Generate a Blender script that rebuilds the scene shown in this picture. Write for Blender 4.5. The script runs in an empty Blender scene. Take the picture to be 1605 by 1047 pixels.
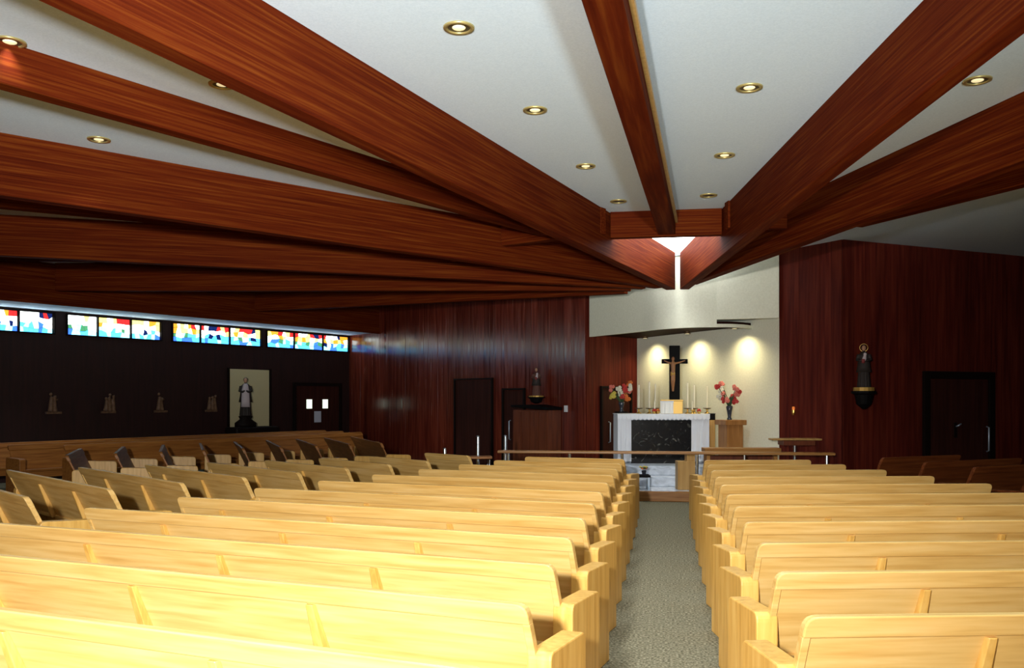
import bpy, bmesh, math, random
from mathutils import Vector, Matrix
random.seed(7)
sc = bpy.context.scene
COL = sc.collection
R = math.radians

# ------------------------------------------------------------------ camera, world, lights, exposure
F, H, VX, VY = 1400.0, 1.75, 1042.0, 625.0
YAW = math.atan((VX - 802.5) / F)
cam = bpy.data.objects.new('camera', bpy.data.cameras.new('camera'))
COL.objects.link(cam)
cam.location = (0, 0, H)
cam.rotation_euler = (math.pi / 2, 0, YAW)
cam.data.sensor_fit = 'HORIZONTAL'
cam.data.sensor_width = 36
cam.data.lens = 36 * F / 1605.0
cam.data.shift_y = (VY - 523.5) / 1605.0
cam.data.clip_start = 0.05
sc.camera = cam

world = bpy.data.worlds.new('world')
sc.world = world
world.use_nodes = True
world.node_tree.nodes['Background'].inputs[0].default_value = (0.6, 0.75, 1.0, 1)
world.node_tree.nodes['Background'].inputs[1].default_value = 0.02

vs = sc.view_settings
vs.view_transform = 'Standard'
vs.look = 'None'
vs.gamma = 1
vs.use_curve_mapping = False
vs.exposure = 0.0

def lamp(name, kind, loc, power, color, aim=None, size=0.15, cone=120, blend=0.8):
    l = bpy.data.lights.new(name, kind)
    l.energy = power
    l.color = color
    l.shadow_soft_size = size
    if kind == 'SPOT':
        l.spot_size = R(cone)
        l.spot_blend = blend
    o = bpy.data.objects.new(name, l)
    COL.objects.link(o)
    o.location = loc
    if aim:
        o.rotation_euler = (Vector(aim) - Vector(loc)).to_track_quat('-Z', 'Y').to_euler()
    return o

# photographer's flood lamp next to the camera, aimed at the stained-glass side
lamp('flood_lamp', 'SPOT', (-0.75, -0.9, 2.3), 3500, (1.0, 0.98, 0.96), (-2.35, 5.0, 1.9), 0.12, 108, 1.0)
# added flood turned up at the ceiling to brighten and cool it
lamp('added_ceiling_flood', 'SPOT', (1.7, -3.2, 1.7), 5200, (0.82, 0.95, 0.97), (-0.6, 5.0, 6.0), 0.30, 64, 0.7)
CAN_POWER = 120
# ------------------------------------------------------------------ helpers
def ground(x, y, z):
    d = F * (H - z) / (y - VY)
    return at(x, y, d)
def at(x, y, d):
    l = (x - 802.5) / F * d
    return Vector((l * math.cos(YAW) - d * math.sin(YAW), l * math.sin(YAW) + d * math.cos(YAW), H + (VY - y) * d / F))

class MB:
    def __init__(s):
        s.v = []; s.f = []
    def add(s, vs_, fs):
        n = len(s.v)
        s.v += [tuple(p) for p in vs_]
        s.f += [tuple(i + n for i in q) for q in fs]
        return s
    def box(s, c, d, m=None):
        x, y, z = d[0] / 2, d[1] / 2, d[2] / 2
        p = [Vector((a, b, e)) for e in (-z, z) for b in (-y, y) for a in (-x, x)]
        if m: p = [m @ q for q in p]
        p = [q + Vector(c) for q in p]
        return s.add(p, [(0, 2, 3, 1), (4, 5, 7, 6), (0, 1, 5, 4), (2, 6, 7, 3), (0, 4, 6, 2), (1, 3, 7, 5)])
    def bx(s, x0, x1, y0, y1, z0, z1):
        return s.box(((x0 + x1) / 2, (y0 + y1) / 2, (z0 + z1) / 2), (x1 - x0, y1 - y0, z1 - z0))
    def prism(s, bottom, top):
        n = len(bottom)
        return s.add(list(bottom) + list(top), [tuple(range(n - 1, -1, -1)), tuple(range(n, 2 * n))] +
                     [(i, (i + 1) % n, n + (i + 1) % n, n + i) for i in range(n)])
    def lathe(s, prof, c=(0, 0, 0), n=16, sx=1, sy=1):
        vs_ = []; fs = []
        for r, z in prof:
            for i in range(n):
                a = 2 * math.pi * i / n
                vs_.append((c[0] + r * sx * math.cos(a), c[1] + r * sy * math.sin(a), c[2] + z))
        for k in range(len(prof) - 1):
            for i in range(n):
                fs.append((k * n + i, k * n + (i + 1) % n, (k + 1) * n + (i + 1) % n, (k + 1) * n + i))
        fs.append(tuple(range(n - 1, -1, -1)))
        m = (len(prof) - 1) * n
        fs.append(tuple(m + i for i in range(n)))
        return s.add(vs_, fs)
    def tube(s, path, rad, n=8):
        path = [Vector(p) for p in path]
        rads = rad if isinstance(rad, (list, tuple)) else [rad] * len(path)
        vs_ = []; fs = []
        for k, p in enumerate(path):
            t = (path[min(k + 1, len(path) - 1)] - path[max(k - 1, 0)]).normalized()
            u = t.orthogonal().normalized() if k == 0 else (u - t * u.dot(t)).normalized()
            w = t.cross(u)
            for i in range(n):
                a = 2 * math.pi * i / n
                vs_.append(p + (u * math.cos(a) + w * math.sin(a)) * rads[k])
        for k in range(len(path) - 1):
            for i in range(n):
                fs.append((k * n + i, k * n + (i + 1) % n, (k + 1) * n + (i + 1) % n, (k + 1) * n + i))
        fs.append(tuple(range(n - 1, -1, -1)))
        m = (len(path) - 1) * n
        fs.append(tuple(m + i for i in range(n)))
        return s.add(vs_, fs)
    def ball(s, c, r, n=12, m=8):
        rx, ry, rz = r if isinstance(r, (list, tuple)) else (r, r, r)
        prof = [(max(math.sin(math.pi * k / m), 0.02), -math.cos(math.pi * k / m) * rz) for k in range(m + 1)]
        return s.lathe(prof, c, n, rx, ry)
    def mesh(s, name, mat, bevel=0, seg=2, smooth=False):
        me = bpy.data.meshes.new(name)
        me.from_pydata(s.v, [], s.f)
        bm = bmesh.new(); bm.from_mesh(me)
        bmesh.ops.recalc_face_normals(bm, faces=bm.faces)
        if bevel:
            es = [e for e in bm.edges if len(e.link_faces) == 2 and e.calc_face_angle() > 0.6]
            bmesh.ops.bevel(bm, geom=es, offset=bevel, segments=seg, affect='EDGES', profile=0.5, clamp_overlap=True)
        if smooth:
            for f_ in bm.faces: f_.smooth = True
        bm.to_mesh(me); bm.free()
        if mat: me.materials.append(mat)
        return me
    def build(s, name, mat, parent=None, bevel=0, seg=2, smooth=False):
        return link(name, s.mesh(name, mat, bevel, seg, smooth), parent)

def link(name, me, parent=None):
    o = bpy.data.objects.new(name, me)
    COL.objects.link(o)
    if parent: o.parent = parent
    return o
def tag(o, label=None, cat=None, group=None, kind=None):
    if label: o['label'] = label
    if cat: o['category'] = cat
    if group: o['group'] = group
    if kind: o['kind'] = kind
    return o
def empty(name, loc=(0, 0, 0), rz=0, label=None, cat=None, group=None, kind=None):
    o = bpy.data.objects.new(name, None)
    COL.objects.link(o)
    o.location = loc
    o.rotation_euler = (0, 0, rz)
    o.empty_display_size = 0.1
    return tag(o, label, cat, group, kind)
def copy_tree(o, parent=None):
    c = o.copy(); COL.objects.link(c)
    c.parent = parent
    for ch in [q for q in COL.objects if q.parent == o]:
        copy_tree(ch, c)
    return c
ORD = ['front', 'second', 'third', 'fourth', 'fifth', 'sixth', 'seventh', 'eighth', 'ninth', 'tenth', 'eleventh', 'twelfth', 'thirteenth', 'fourteenth']

# ------------------------------------------------------------------ materials
def mat(name, col, rough=0.5, metal=0.0, emit=None, strength=0, spec=0.5):
    m = bpy.data.materials.new(name); m.use_nodes = True
    b = m.node_tree.nodes['Principled BSDF']
    b.inputs['Base Color'].default_value = (*col, 1)
    b.inputs['Roughness'].default_value = rough
    b.inputs['Metallic'].default_value = metal
    b.inputs['Specular IOR Level'].default_value = spec
    if emit:
        b.inputs['Emission Color'].default_value = (*emit, 1)
        b.inputs['Emission Strength'].default_value = strength
    return m
def grain(name, stops, scale, rough=0.45, nscale=3.0, detail=6, bump=0.0, rand=0.0, spec=0.4, distort=0.3, coord='Object', rvar=0.0):
    """noise stretched by `scale`, ramped over `stops`"""
    m = mat(name, stops[0][1], rough, spec=spec)
    nt = m.node_tree; b = nt.nodes['Principled BSDF']
    tc = nt.nodes.new('ShaderNodeTexCoord'); mp = nt.nodes.new('ShaderNodeMapping')
    mp.inputs['Scale'].default_value = scale
    nz = nt.nodes.new('ShaderNodeTexNoise')
    nz.inputs['Scale'].default_value = nscale; nz.inputs['Detail'].default_value = detail
    nz.inputs['Distortion'].default_value = distort
    nt.links.new(tc.outputs[coord], mp.inputs['Vector'])
    src = mp.outputs['Vector']
    if rand:
        oi = nt.nodes.new('ShaderNodeObjectInfo')
        ml = nt.nodes.new('ShaderNodeMath'); ml.operation = 'MULTIPLY'; ml.inputs[1].default_value = 40
        ad = nt.nodes.new('ShaderNodeVectorMath'); ad.operation = 'ADD'
        nt.links.new(oi.outputs['Random'], ml.inputs[0])
        nt.links.new(src, ad.inputs[0]); nt.links.new(ml.outputs[0], ad.inputs[1])
        src = ad.outputs[0]
    nt.links.new(src, nz.inputs['Vector'])
    rp = nt.nodes.new('ShaderNodeValToRGB')
    while len(rp.color_ramp.elements) < len(stops): rp.color_ramp.elements.new(0.5)
    for e, (p, c) in zip(rp.color_ramp.elements, stops):
        e.position = p; e.color = (*c, 1)
    nt.links.new(nz.outputs['Fac'], rp.inputs['Fac'])
    out = rp.outputs['Color']
    if rand:
        hs = nt.nodes.new('ShaderNodeHueSaturation')
        mr = nt.nodes.new('ShaderNodeMapRange')
        mr.inputs['To Min'].default_value = 1 - rand; mr.inputs['To Max'].default_value = 1 + rand
        nt.links.new(oi.outputs['Random'], mr.inputs['Value'])
        nt.links.new(mr.outputs[0], hs.inputs['Value']); nt.links.new(out, hs.inputs['Color'])
        out = hs.outputs['Color']
    nt.links.new(out, b.inputs['Base Color'])
    if rvar:
        mr2 = nt.nodes.new('ShaderNodeMapRange')
        mr2.inputs['From Min'].default_value = 0.3; mr2.inputs['From Max'].default_value = 0.7
        mr2.inputs['To Min'].default_value = rough - rvar; mr2.inputs['To Max'].default_value = rough + rvar
        nt.links.new(nz.outputs['Fac'], mr2.inputs['Value']); nt.links.new(mr2.outputs[0], b.inputs['Roughness'])
    if bump:
        bp = nt.nodes.new('ShaderNodeBump'); bp.inputs['Strength'].default_value = bump; bp.inputs['Distance'].default_value = 0.01
        nt.links.new(nz.outputs['Fac'], bp.inputs['Height']); nt.links.new(bp.outputs[0], b.inputs['Normal'])
    return m

M = {}
M['oak'] = grain('pale_oak', [(0.3, (0.64, 0.37, 0.10)), (0.5, (0.75, 0.48, 0.155)), (0.72, (0.82, 0.56, 0.22))], (0.6, 9, 9), 0.38, 3.0, 7, 0.04, 0.05)
M['oak_end'] = grain('pale_oak_end', [(0.3, (0.60, 0.32, 0.065)), (0.5, (0.73, 0.42, 0.10)), (0.72, (0.80, 0.50, 0.14))], (9, 9, 0.7), 0.38, 3.0, 7, 0.04, 0.06)
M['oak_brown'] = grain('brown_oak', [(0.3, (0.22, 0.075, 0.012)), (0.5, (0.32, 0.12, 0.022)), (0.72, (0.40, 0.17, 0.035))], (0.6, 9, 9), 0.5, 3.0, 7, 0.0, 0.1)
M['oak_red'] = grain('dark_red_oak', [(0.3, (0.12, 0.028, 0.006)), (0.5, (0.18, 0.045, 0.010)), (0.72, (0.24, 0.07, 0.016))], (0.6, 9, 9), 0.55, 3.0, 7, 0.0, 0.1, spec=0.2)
M['beam'] = grain('red_glulam', [(0.25, (0.055, 0.006, 0.002)), (0.5, (0.10, 0.014, 0.003)), (0.75, (0.17, 0.038, 0.006))], (0.35, 7, 20), 0.7, 2.6, 9, 0.05, 0.08, spec=0.02)
M['wall_wood'] = grain('red_wall_board', [(0.28, (0.07, 0.010, 0.006)), (0.5, (0.13, 0.020, 0.010)), (0.75, (0.20, 0.040, 0.018))], (6, 6, 0.35), 0.20, 2.5, 6, 0.0, 0.22, spec=0.5, rvar=0.08)
M['wall_matt'] = grain('red_wall_board_matt', [(0.28, (0.055, 0.006, 0.004)), (0.5, (0.10, 0.013, 0.007)), (0.75, (0.15, 0.026, 0.012))], (6, 6, 0.35), 0.6, 2.5, 6, 0.0, 0.2, spec=0.12)
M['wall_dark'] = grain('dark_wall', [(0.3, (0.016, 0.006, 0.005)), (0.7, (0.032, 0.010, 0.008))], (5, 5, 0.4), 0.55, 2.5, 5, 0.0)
M['door_wood'] = grain('door_wood', [(0.3, (0.028, 0.008, 0.006)), (0.7, (0.055, 0.015, 0.010))], (6, 6, 0.4), 0.6, 2.5, 5, 0.0, spec=0.1)
M['frame_dark'] = mat('dark_frame', (0.008, 0.004, 0.003), 0.6, spec=0.15)
M['cabinet'] = grain('cabinet_wood', [(0.3, (0.10, 0.022, 0.008)), (0.7, (0.18, 0.045, 0.015))], (8, 8, 0.5), 0.4, 3, 6)
M['pedestal'] = grain('pedestal_wood', [(0.3, (0.30, 0.12, 0.03)), (0.7, (0.46, 0.21, 0.06))], (8, 8, 0.5), 0.4, 3, 6)
M['plaster'] = grain('ceiling_plaster', [(0.35, (0.65, 0.77, 0.87)), (0.65, (0.71, 0.83, 0.93))], (1, 1, 1), 0.9, 60, 3, 0.05, spec=0.1)
M['white_wall'] = grain('cream_plaster', [(0.35, (0.78, 0.76, 0.60)), (0.65, (0.84, 0.82, 0.66))], (1, 1, 1), 0.85, 30, 4, 0.05, spec=0.15)
M['soffit'] = mat('soffit_wood', (0.022, 0.006, 0.004), 0.7, spec=0.05)
M['carpet'] = grain('speckled_carpet', [(0.32, (0.08, 0.072, 0.045)), (0.5, (0.20, 0.185, 0.12)), (0.68, (0.38, 0.35, 0.24))], (1, 1, 1), 0.95, 55, 8, 0.25, spec=0.05, distort=0)
M['marble_light'] = grain('pale_marble', [(0.3, (0.34, 0.38, 0.44)), (0.55, (0.52, 0.58, 0.66)), (0.75, (0.66, 0.72, 0.80))], (1, 1, 1.5), 0.25, 5, 8, distort=1.5)
M['marble_black'] = grain('black_marble', [(0.45, (0.006, 0.006, 0.007)), (0.62, (0.012, 0.012, 0.012)), (0.72, (0.16, 0.16, 0.14))], (1, 1, 1), 0.25, 6, 10, distort=2.0)
M['cloth'] = mat('white_linen', (0.80, 0.82, 0.86), 0.85, spec=0.1)
M['veil'] = mat('white_veil', (0.85, 0.85, 0.82), 0.7)
M['candle'] = mat('wax', (0.85, 0.80, 0.62), 0.5)
M['brass'] = mat('brass', (0.62, 0.40, 0.10), 0.3, 1.0)
M['gold'] = mat('gold_paint', (0.55, 0.33, 0.07), 0.4, 0.4)
M['bronze'] = mat('dark_bronze', (0.10, 0.055, 0.02), 0.45, 0.5)
M['black'] = mat('black_wood', (0.004, 0.0035, 0.0035), 0.6, spec=0.1)
M['corpus'] = mat('carved_wood_figure', (0.30, 0.13, 0.05), 0.5)
M['chrome'] = mat('chrome', (0.72, 0.80, 0.88), 0.22, 1.0)
M['steel'] = mat('brushed_steel', (0.55, 0.66, 0.78), 0.4, 0.6)
M['rail_wood'] = grain('rail_wood', [(0.3, (0.30, 0.13, 0.03)), (0.7, (0.46, 0.22, 0.06))], (0.6, 9, 9), 0.35, 3, 6)
M['step_wood'] = grain('step_wood', [(0.3, (0.26, 0.11, 0.03)), (0.7, (0.40, 0.19, 0.06))], (0.6, 9, 9), 0.22, 3, 6)
M['tan_wood'] = grain('tan_wood', [(0.3, (0.40, 0.22, 0.06)), (0.7, (0.52, 0.31, 0.10))], (9, 9, 0.6), 0.45, 3, 6)
M['can_ring'] = mat('gilt_ring', (0.62, 0.50, 0.20), 0.35, 0.7)
M['can_dark'] = mat('can_baffle', (0.10, 0.08, 0.045), 0.4, 0.5)
M['bulb_on'] = mat('lit_bulb', (0.9, 0.8, 0.5), 0.4, emit=(1.0, 0.82, 0.45), strength=0.7)
M['bulb_off'] = mat('unlit_bulb', (0.05, 0.04, 0.03), 0.4)
M['sky_glass'] = mat('skylight_glass', (0.9, 0.95, 1.0), 0.5, emit=(0.90, 0.97, 1.0), strength=10.0)
M['niche'] = mat('niche_plaster', (0.62, 0.54, 0.30), 0.85)
M['leaf'] = mat('leaf', (0.03, 0.07, 0.02), 0.6)
M['red_petal'] = mat('red_petal', (0.50, 0.03, 0.025), 0.6)
M['pink_petal'] = mat('pink_petal', (0.62, 0.17, 0.13), 0.6)
M['white_petal'] = mat('white_petal', (0.75, 0.72, 0.58), 0.6)
M['orange_petal'] = mat('orange_petal', (0.66, 0.17, 0.03), 0.6)
M['yellow_petal'] = mat('yellow_petal', (0.62, 0.50, 0.08), 0.6)
M['glass_vase'] = mat('grey_glass_vase', (0.035, 0.04, 0.055), 0.12)
M['paper'] = mat('paper', (0.6, 0.62, 0.72), 0.8)
M['lit_pane'] = mat('lit_pane', (0.8, 0.9, 0.8), 0.5, emit=(0.85, 1.0, 0.80), strength=1.3)
M['robe_dark'] = mat('dark_robe', (0.020, 0.013, 0.010), 0.7)
M['robe_red'] = mat('red_robe', (0.22, 0.03, 0.03), 0.7)
M['robe_pale'] = mat('pale_surplice', (0.55, 0.47, 0.48), 0.7)
M['robe_brown'] = mat('brown_robe', (0.10, 0.035, 0.022), 0.7)
M['skin'] = mat('painted_skin', (0.50, 0.27, 0.17), 0.6)
M['hair'] = mat('painted_hair', (0.03, 0.018, 0.012), 0.7)
M['plaque'] = grain('carved_relief', [(0.3, (0.10, 0.05, 0.025)), (0.7, (0.20, 0.11, 0.055))], (1, 1, 1), 0.6, 14, 5)
M['orange_glass'] = mat('amber_glass', (0.5, 0.12, 0.02), 0.3, emit=(1.0, 0.25, 0.04), strength=0.5)
GLASS = {}
for n_, c_, s_ in [('white', (0.90, 1.0, 0.95), 6.0), ('sky', (0.22, 0.75, 1.0), 4.0), ('cyan', (0.06, 0.42, 0.95), 3.5), ('blue', (0.03, 0.12, 0.85), 3.0),
                   ('navy', (0.01, 0.03, 0.20), 0.5), ('yellow', (1.0, 0.85, 0.20), 2.4), ('orange', (1.0, 0.38, 0.03), 1.5), ('red', (0.9, 0.03, 0.03), 1.2), ('green', (0.10, 0.45, 0.20), 0.9)]:
    GLASS[n_] = mat('stained_glass_' + n_, c_, 0.3, emit=c_, strength=s_)

# ------------------------------------------------------------------ setting
CZ = 4.44
HUB = Vector((0.23, 16.78, 0))
WA = Vector((-13.57, 16.45, 0)); WD = (Vector((-9.39, 25.79, 0)) - WA).normalized()      # stained-glass wall
FAR = Vector((-9.39, 25.79, 0)); CL = Vector((-1.68, 19.27, 0)); W0 = Vector((-0.64, 20.79, 0))
W1 = Vector((2.07, 16.90, 0)); CR = Vector((2.96, 15.82, 0)); ER = Vector((14.0, 23.1, 0))
BACK = -6.0

fl = tag(MB().bx(-25, 15, BACK, 28, -0.1, 0).build('floor', M['carpet']), kind='structure')

def poly_plate(name, outer, holes, z, th, material):
    bm = bmesh.new()
    edges = []
    for loop in [outer] + holes:
        vs_ = [bm.verts.new((p[0], p[1], z)) for p in loop]
        for i in range(len(vs_)):
            edges.append(bm.edges.new((vs_[i], vs_[(i + 1) % len(vs_)])))
    r = bmesh.ops.triangle_fill(bm, edges=edges, use_beauty=True)
    faces = [g for g in r['geom'] if isinstance(g, bmesh.types.BMFace)]
    ex = bmesh.ops.extrude_face_region(bm, geom=faces)
    bmesh.ops.translate(bm, vec=(0, 0, th), verts=[g for g in ex['geom'] if isinstance(g, bmesh.types.BMVert)])
    bmesh.ops.recalc_face_normals(bm, faces=bm.faces)
    me = bpy.data.meshes.new(name); bm.to_mesh(me); bm.free()
    me.materials.append(material)
    return link(name, me)
SKY_A = [(-0.92, 13.05), (0.98, 13.0), (0.42, 16.6), (1.0, 16.74), (1.0, 16.90), (0.3, 16.97), (-0.35, 17.45), (-0.45, 17.35), (0.02, 16.6)]
ceil = tag(poly_plate('ceiling', [(-25, BACK), (15, BACK), (15, 28), (-25, 28)], [SKY_A], CZ, 0.12, M['plaster']), kind='structure')
for n_, hole in (('window_5', SKY_A),):
    o = MB().prism([(x, y, CZ + 0.05) for x, y in hole], [(x, y, CZ + 0.10) for x, y in hole]).build(n_, M['sky_glass'])
    tag(o, kind='structure')

def wall(name, a, b, z0, z1, th, material, side=1, boards=0, bmat='wall_matt'):
    """a wall from a to b; thickness goes to `side` of the line; boards are proud on the room side"""
    d = (b - a); L = d.length
    o = MB().bx(0, L, 0 if side > 0 else -th, th if side > 0 else 0, z0, z1).build(name, material)
    o.location = (a.x, a.y, 0); o.rotation_euler = (0, 0, math.atan2(d.y, d.x))
    tag(o, kind='structure')
    if boards:
        n = max(1, round(L / boards)); w = L / n
        s = -1 if side > 0 else 1
        me = MB().bx(0.002, w - 0.002, min(0, s * 0.02), max(0, s * 0.02), z0, z1).mesh('plank', M[bmat])
        for i in range(n):
            p = link('plank', me, o); p.location = (i * w, s * random.uniform(-0.004, 0.003), 0)
    return o
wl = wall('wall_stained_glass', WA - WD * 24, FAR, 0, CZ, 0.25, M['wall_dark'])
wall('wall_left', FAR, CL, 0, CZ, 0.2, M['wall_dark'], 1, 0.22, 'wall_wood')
wall('wall_sanctuary_panelled', CL, W0, 0, CZ, 0.2, M['wall_dark'], 1, 0.30)
wall('wall_sanctuary_white', W0, W1, 0, CZ, 0.2, M['white_wall'])
ww = MB(); wd = (W1 - W0).normalized(); wn = Vector((-wd.y, wd.x, 0)) * -1     # room side of the white wall
if wn.y > 0: wn = -wn
wall('wall_right_return', W1, CR, 0, CZ, 0.2, M['wall_dark'], 1, 0.22)
wall('wall_right', CR, ER, 0, CZ, 0.2, M['wall_dark'], 1, 0.24)
wall('wall_back', Vector((-25, BACK, 0)), Vector((15, BACK, 0)), 0, CZ, 0.2, M['wall_dark'], -1)
wall('wall_far_right', Vector((14.5, BACK, 0)), Vector((14.5, 27, 0)), 0, CZ, 0.2, M['wall_dark'], -1)
# upper white wall over the sanctuary, running from the canopy to the right return
ups = [Vector((.95, 16.968, 0)), Vector((1.5, 16.88, 0)), Vector((2.04, 16.80, 0))]
upb = [Vector((2.06, 16.95, 0)), Vector((1.5, 17.01, 0)), Vector((.95, 17.08, 0))]
up = MB().prism([p + Vector((0, 0, 3.22)) for p in ups + upb], [p + Vector((0, 0, CZ - .002)) for p in ups + upb]).build('trim_1', M['white_wall'])
tag(up, kind='structure')
SN = Vector((WD.y, -WD.x, 0))      # room side of the stained-glass wall
sf = MB().bx(-24, (FAR - WA).length - .02, -1.6, -.001, 3.66, CZ - .001).build('trim_6', M['plaster'])
sf.location = (WA.x, WA.y, 0); sf.rotation_euler = (0, 0, math.atan2(WD.y, WD.x))
tag(sf, kind='structure')
sf = MB().bx(-24, (FAR - WA).length - .02, -1.66, -1.601, 3.62, CZ - .001).build('trim_7', M['beam'])
sf.location = (WA.x, WA.y, 0); sf.rotation_euler = (0, 0, math.atan2(WD.y, WD.x))
tag(sf, kind='structure')

# ------------------------------------------------------------------ stained-glass windows
def on_line(px, a, d):
    """point of the line a + t d that lies in the vertical plane of picture column px (used to measure the layout)"""
    u = (px - 802.5) / F
    g = lambda p: (p.x * math.cos(YAW) + p.y * math.sin(YAW)) - u * (-p.x * math.sin(YAW) + p.y * math.cos(YAW))
    return -g(a) / g(d)
WZ0, WZ1 = 3.17, 3.60
wrz = math.atan2(WD.y, WD.x)
for wi, cols in enumerate([(-70, -20, 28, 83), (105, 152, 204, 251), (270, 313, 359, 408), (418, 460, 505, 545)]):
    ts = [on_line(c, WA, WD) for c in cols]
    root = empty('window_%d' % (wi + 1), WA + WD * ts[0], wrz, kind='structure')
    L = ts[-1] - ts[0]
    fr = MB(); fw = 0.03
    fr.bx(-fw, L + fw, -0.05, 0.0, WZ0 - fw, WZ0); fr.bx(-fw, L + fw, -0.05, 0.0, WZ1, WZ1 + fw)
    fr.bx(-fw, 0, -0.05, 0.0, WZ0, WZ1); fr.bx(L, L + fw, -0.05, 0.0, WZ0, WZ1)
    fr.build('window_frame', M['frame_dark'], root)
    for t in ts[1:-1]:
        MB().bx(t - ts[0] - .02, t - ts[0] + .02, -0.05, 0.0, WZ0, WZ1).build('mullion', M['frame_dark'], root)
    rnd = random.Random(wi * 11 + 3)
    for pi in range(3):
        x0, x1 = ts[pi] - ts[0] + .022, ts[pi + 1] - ts[0] - .022
        nx = 7; ny = 4
        gx = [[x0 + (x1 - x0) * (i + (rnd.uniform(-.3, .3) if 0 < i < nx else 0)) / nx for i in range(nx + 1)] for j in range(ny + 1)]
        gz = [[WZ0 + (WZ1 - WZ0) * (j + (rnd.uniform(-.28, .28) if 0 < j < ny else 0)) / ny for j in range(ny + 1)] for i in range(nx + 1)]
        bright = [0.9, 0.8, 0.5, 0.45][wi]
        for i in range(nx):
            for j in range(ny):
                if j == 0: c = rnd.choice(['cyan', 'sky', 'sky', 'sky', 'blue', 'cyan'] if wi < 2 else ['cyan', 'sky', 'blue', 'blue', 'cyan'])
                elif j == 1: c = 'white' if rnd.random() < bright * (.5 if wi < 2 else .2) else rnd.choice(['cyan', 'sky', 'blue', 'green', 'navy', 'sky'])
                elif j == 2: c = 'white' if rnd.random() < bright else rnd.choice(['yellow', 'white', 'orange', 'yellow'])
                else: c = rnd.choice(['white', 'white', 'yellow', 'white']) if rnd.random() < bright and (i < 4 or pi < 1) else rnd.choice(['red', 'orange', 'red', 'navy', 'yellow'])
                e = 0.004
                q = [(gx[j][i] + e, gz[i][j] + e), (gx[j][i + 1] - e, gz[i + 1][j] + e), (gx[j + 1][i + 1] - e, gz[i + 1][j + 1] - e), (gx[j + 1][i] + e, gz[i][j + 1] - e)]
                MB().prism([(x, -.012, z) for x, z in q], [(x, -.002, z) for x, z in q]).build('glass_piece', GLASS[c], root)

# ------------------------------------------------------------------ roof beams
def beam(name, a, b, side, width, da, db, label, group=None, top=CZ + 0.01):
    """timber beam between plan points a (outer) and b (hub); a-b is the face line, the body lies on `side` of it"""
    a = Vector((a[0], a[1], 0)); b = Vector((b[0], b[1], 0))
    d = b - a; L = d.length; rz = math.atan2(d.y, d.x)
    y0, y1 = (0, width) if side > 0 else (-width, 0)
    if side == 0: y0, y1 = -width / 2, width / 2
    m = MB().prism([(0, y0, -da), (L, y0, -db), (L, y1, -db), (0, y1, -da)], [(0, y0, 0), (L, y0, 0), (L, y1, 0), (0, y1, 0)])
    o = m.build(name, M['beam'], None, 0.008, 1)
    o.location = (a.x, a.y, top); o.rotation_euler = (0, 0, rz)
    return tag(o, label, 'beam', group)
def ext(p, q, y=None, length=None):
    p = Vector((p[0], p[1])); q = Vector((q[0], q[1])); d = (q - p).normalized()
    if y is not None: return p + d * ((y - p.y) / d.y)
    return p + d * length
WB = 0.17
# the beam over the aisle stops at the header
ca, cb = (-0.365, 5.26), (0.005, 12.48)
beam('ceiling_beam', ext(ca, cb, -5.5), ext(ca, cb, 12.93), 0, 0.24, .35, .36, 'shallow red timber beam over the central aisle, ending at the header')
cbm = [o for o in COL.objects if o.name.startswith('ceiling_beam')][0]
clen = (ext(ca, cb, 12.93) - ext(ca, cb, -5.5)).length
MB().bx(.02, clen - .03, -.155, -.121, -.20, -.15).build('batten', M['tan_wood'], cbm)
l1a, l1b = (-2.68, 5.65), (0.19, 16.72)
beam('ceiling_beam', ext(l1a, l1b, -5.5), l1b, 1, WB, .56, .69, 'deep orange-lit roof beam next to the aisle beam on the stained-glass side')
r1a, r1b = (1.72, 6.41), (0.275, 16.72)
beam('ceiling_beam', ext(r1a, r1b, -5.5), r1b, -1, WB, .56, .69, 'deep dark roof beam next to the aisle beam, away from the stained glass')
# header between the two, and the gusset of the skylight
def header(p, q, depth, label):
    return beam('header_beam', p, q, 0, 0.16, depth, depth, label)
def lerp_y(a, b, y): t = (y - a[1]) / (b[1] - a[1]); return (a[0] + (b[0] - a[0]) * t, y)
header(lerp_y(l1a, l1b, 13.0), lerp_y(r1a, r1b, 13.0), .38, 'short red header beam across the end of the aisle beam before the skylight')
def wall_hit(ang, margin, inset=0):
    d = Vector((-math.sin(ang), -math.cos(ang), 0))
    n = Vector((WD.y, -WD.x, 0))
    den = d.dot(n)
    r = 30
    if den < -1e-4: r = min(r, ((WA - HUB).dot(n) + inset) / den)
    if d.y < 0: r = min(r, (BACK + .5 - HUB.y) / d.y)
    if d.x > 0: r = min(r, (14.2 - HUB.x) / d.x)
    nl = Vector((CL - FAR)).cross(Vector((0, 0, 1))).normalized()
    return r - margin
def radial(ang, r):
    return (HUB.x - math.sin(R(ang)) * r, HUB.y - math.cos(R(ang)) * r)
def count_word(i): return ORD[i] if i else 'first'
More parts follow.
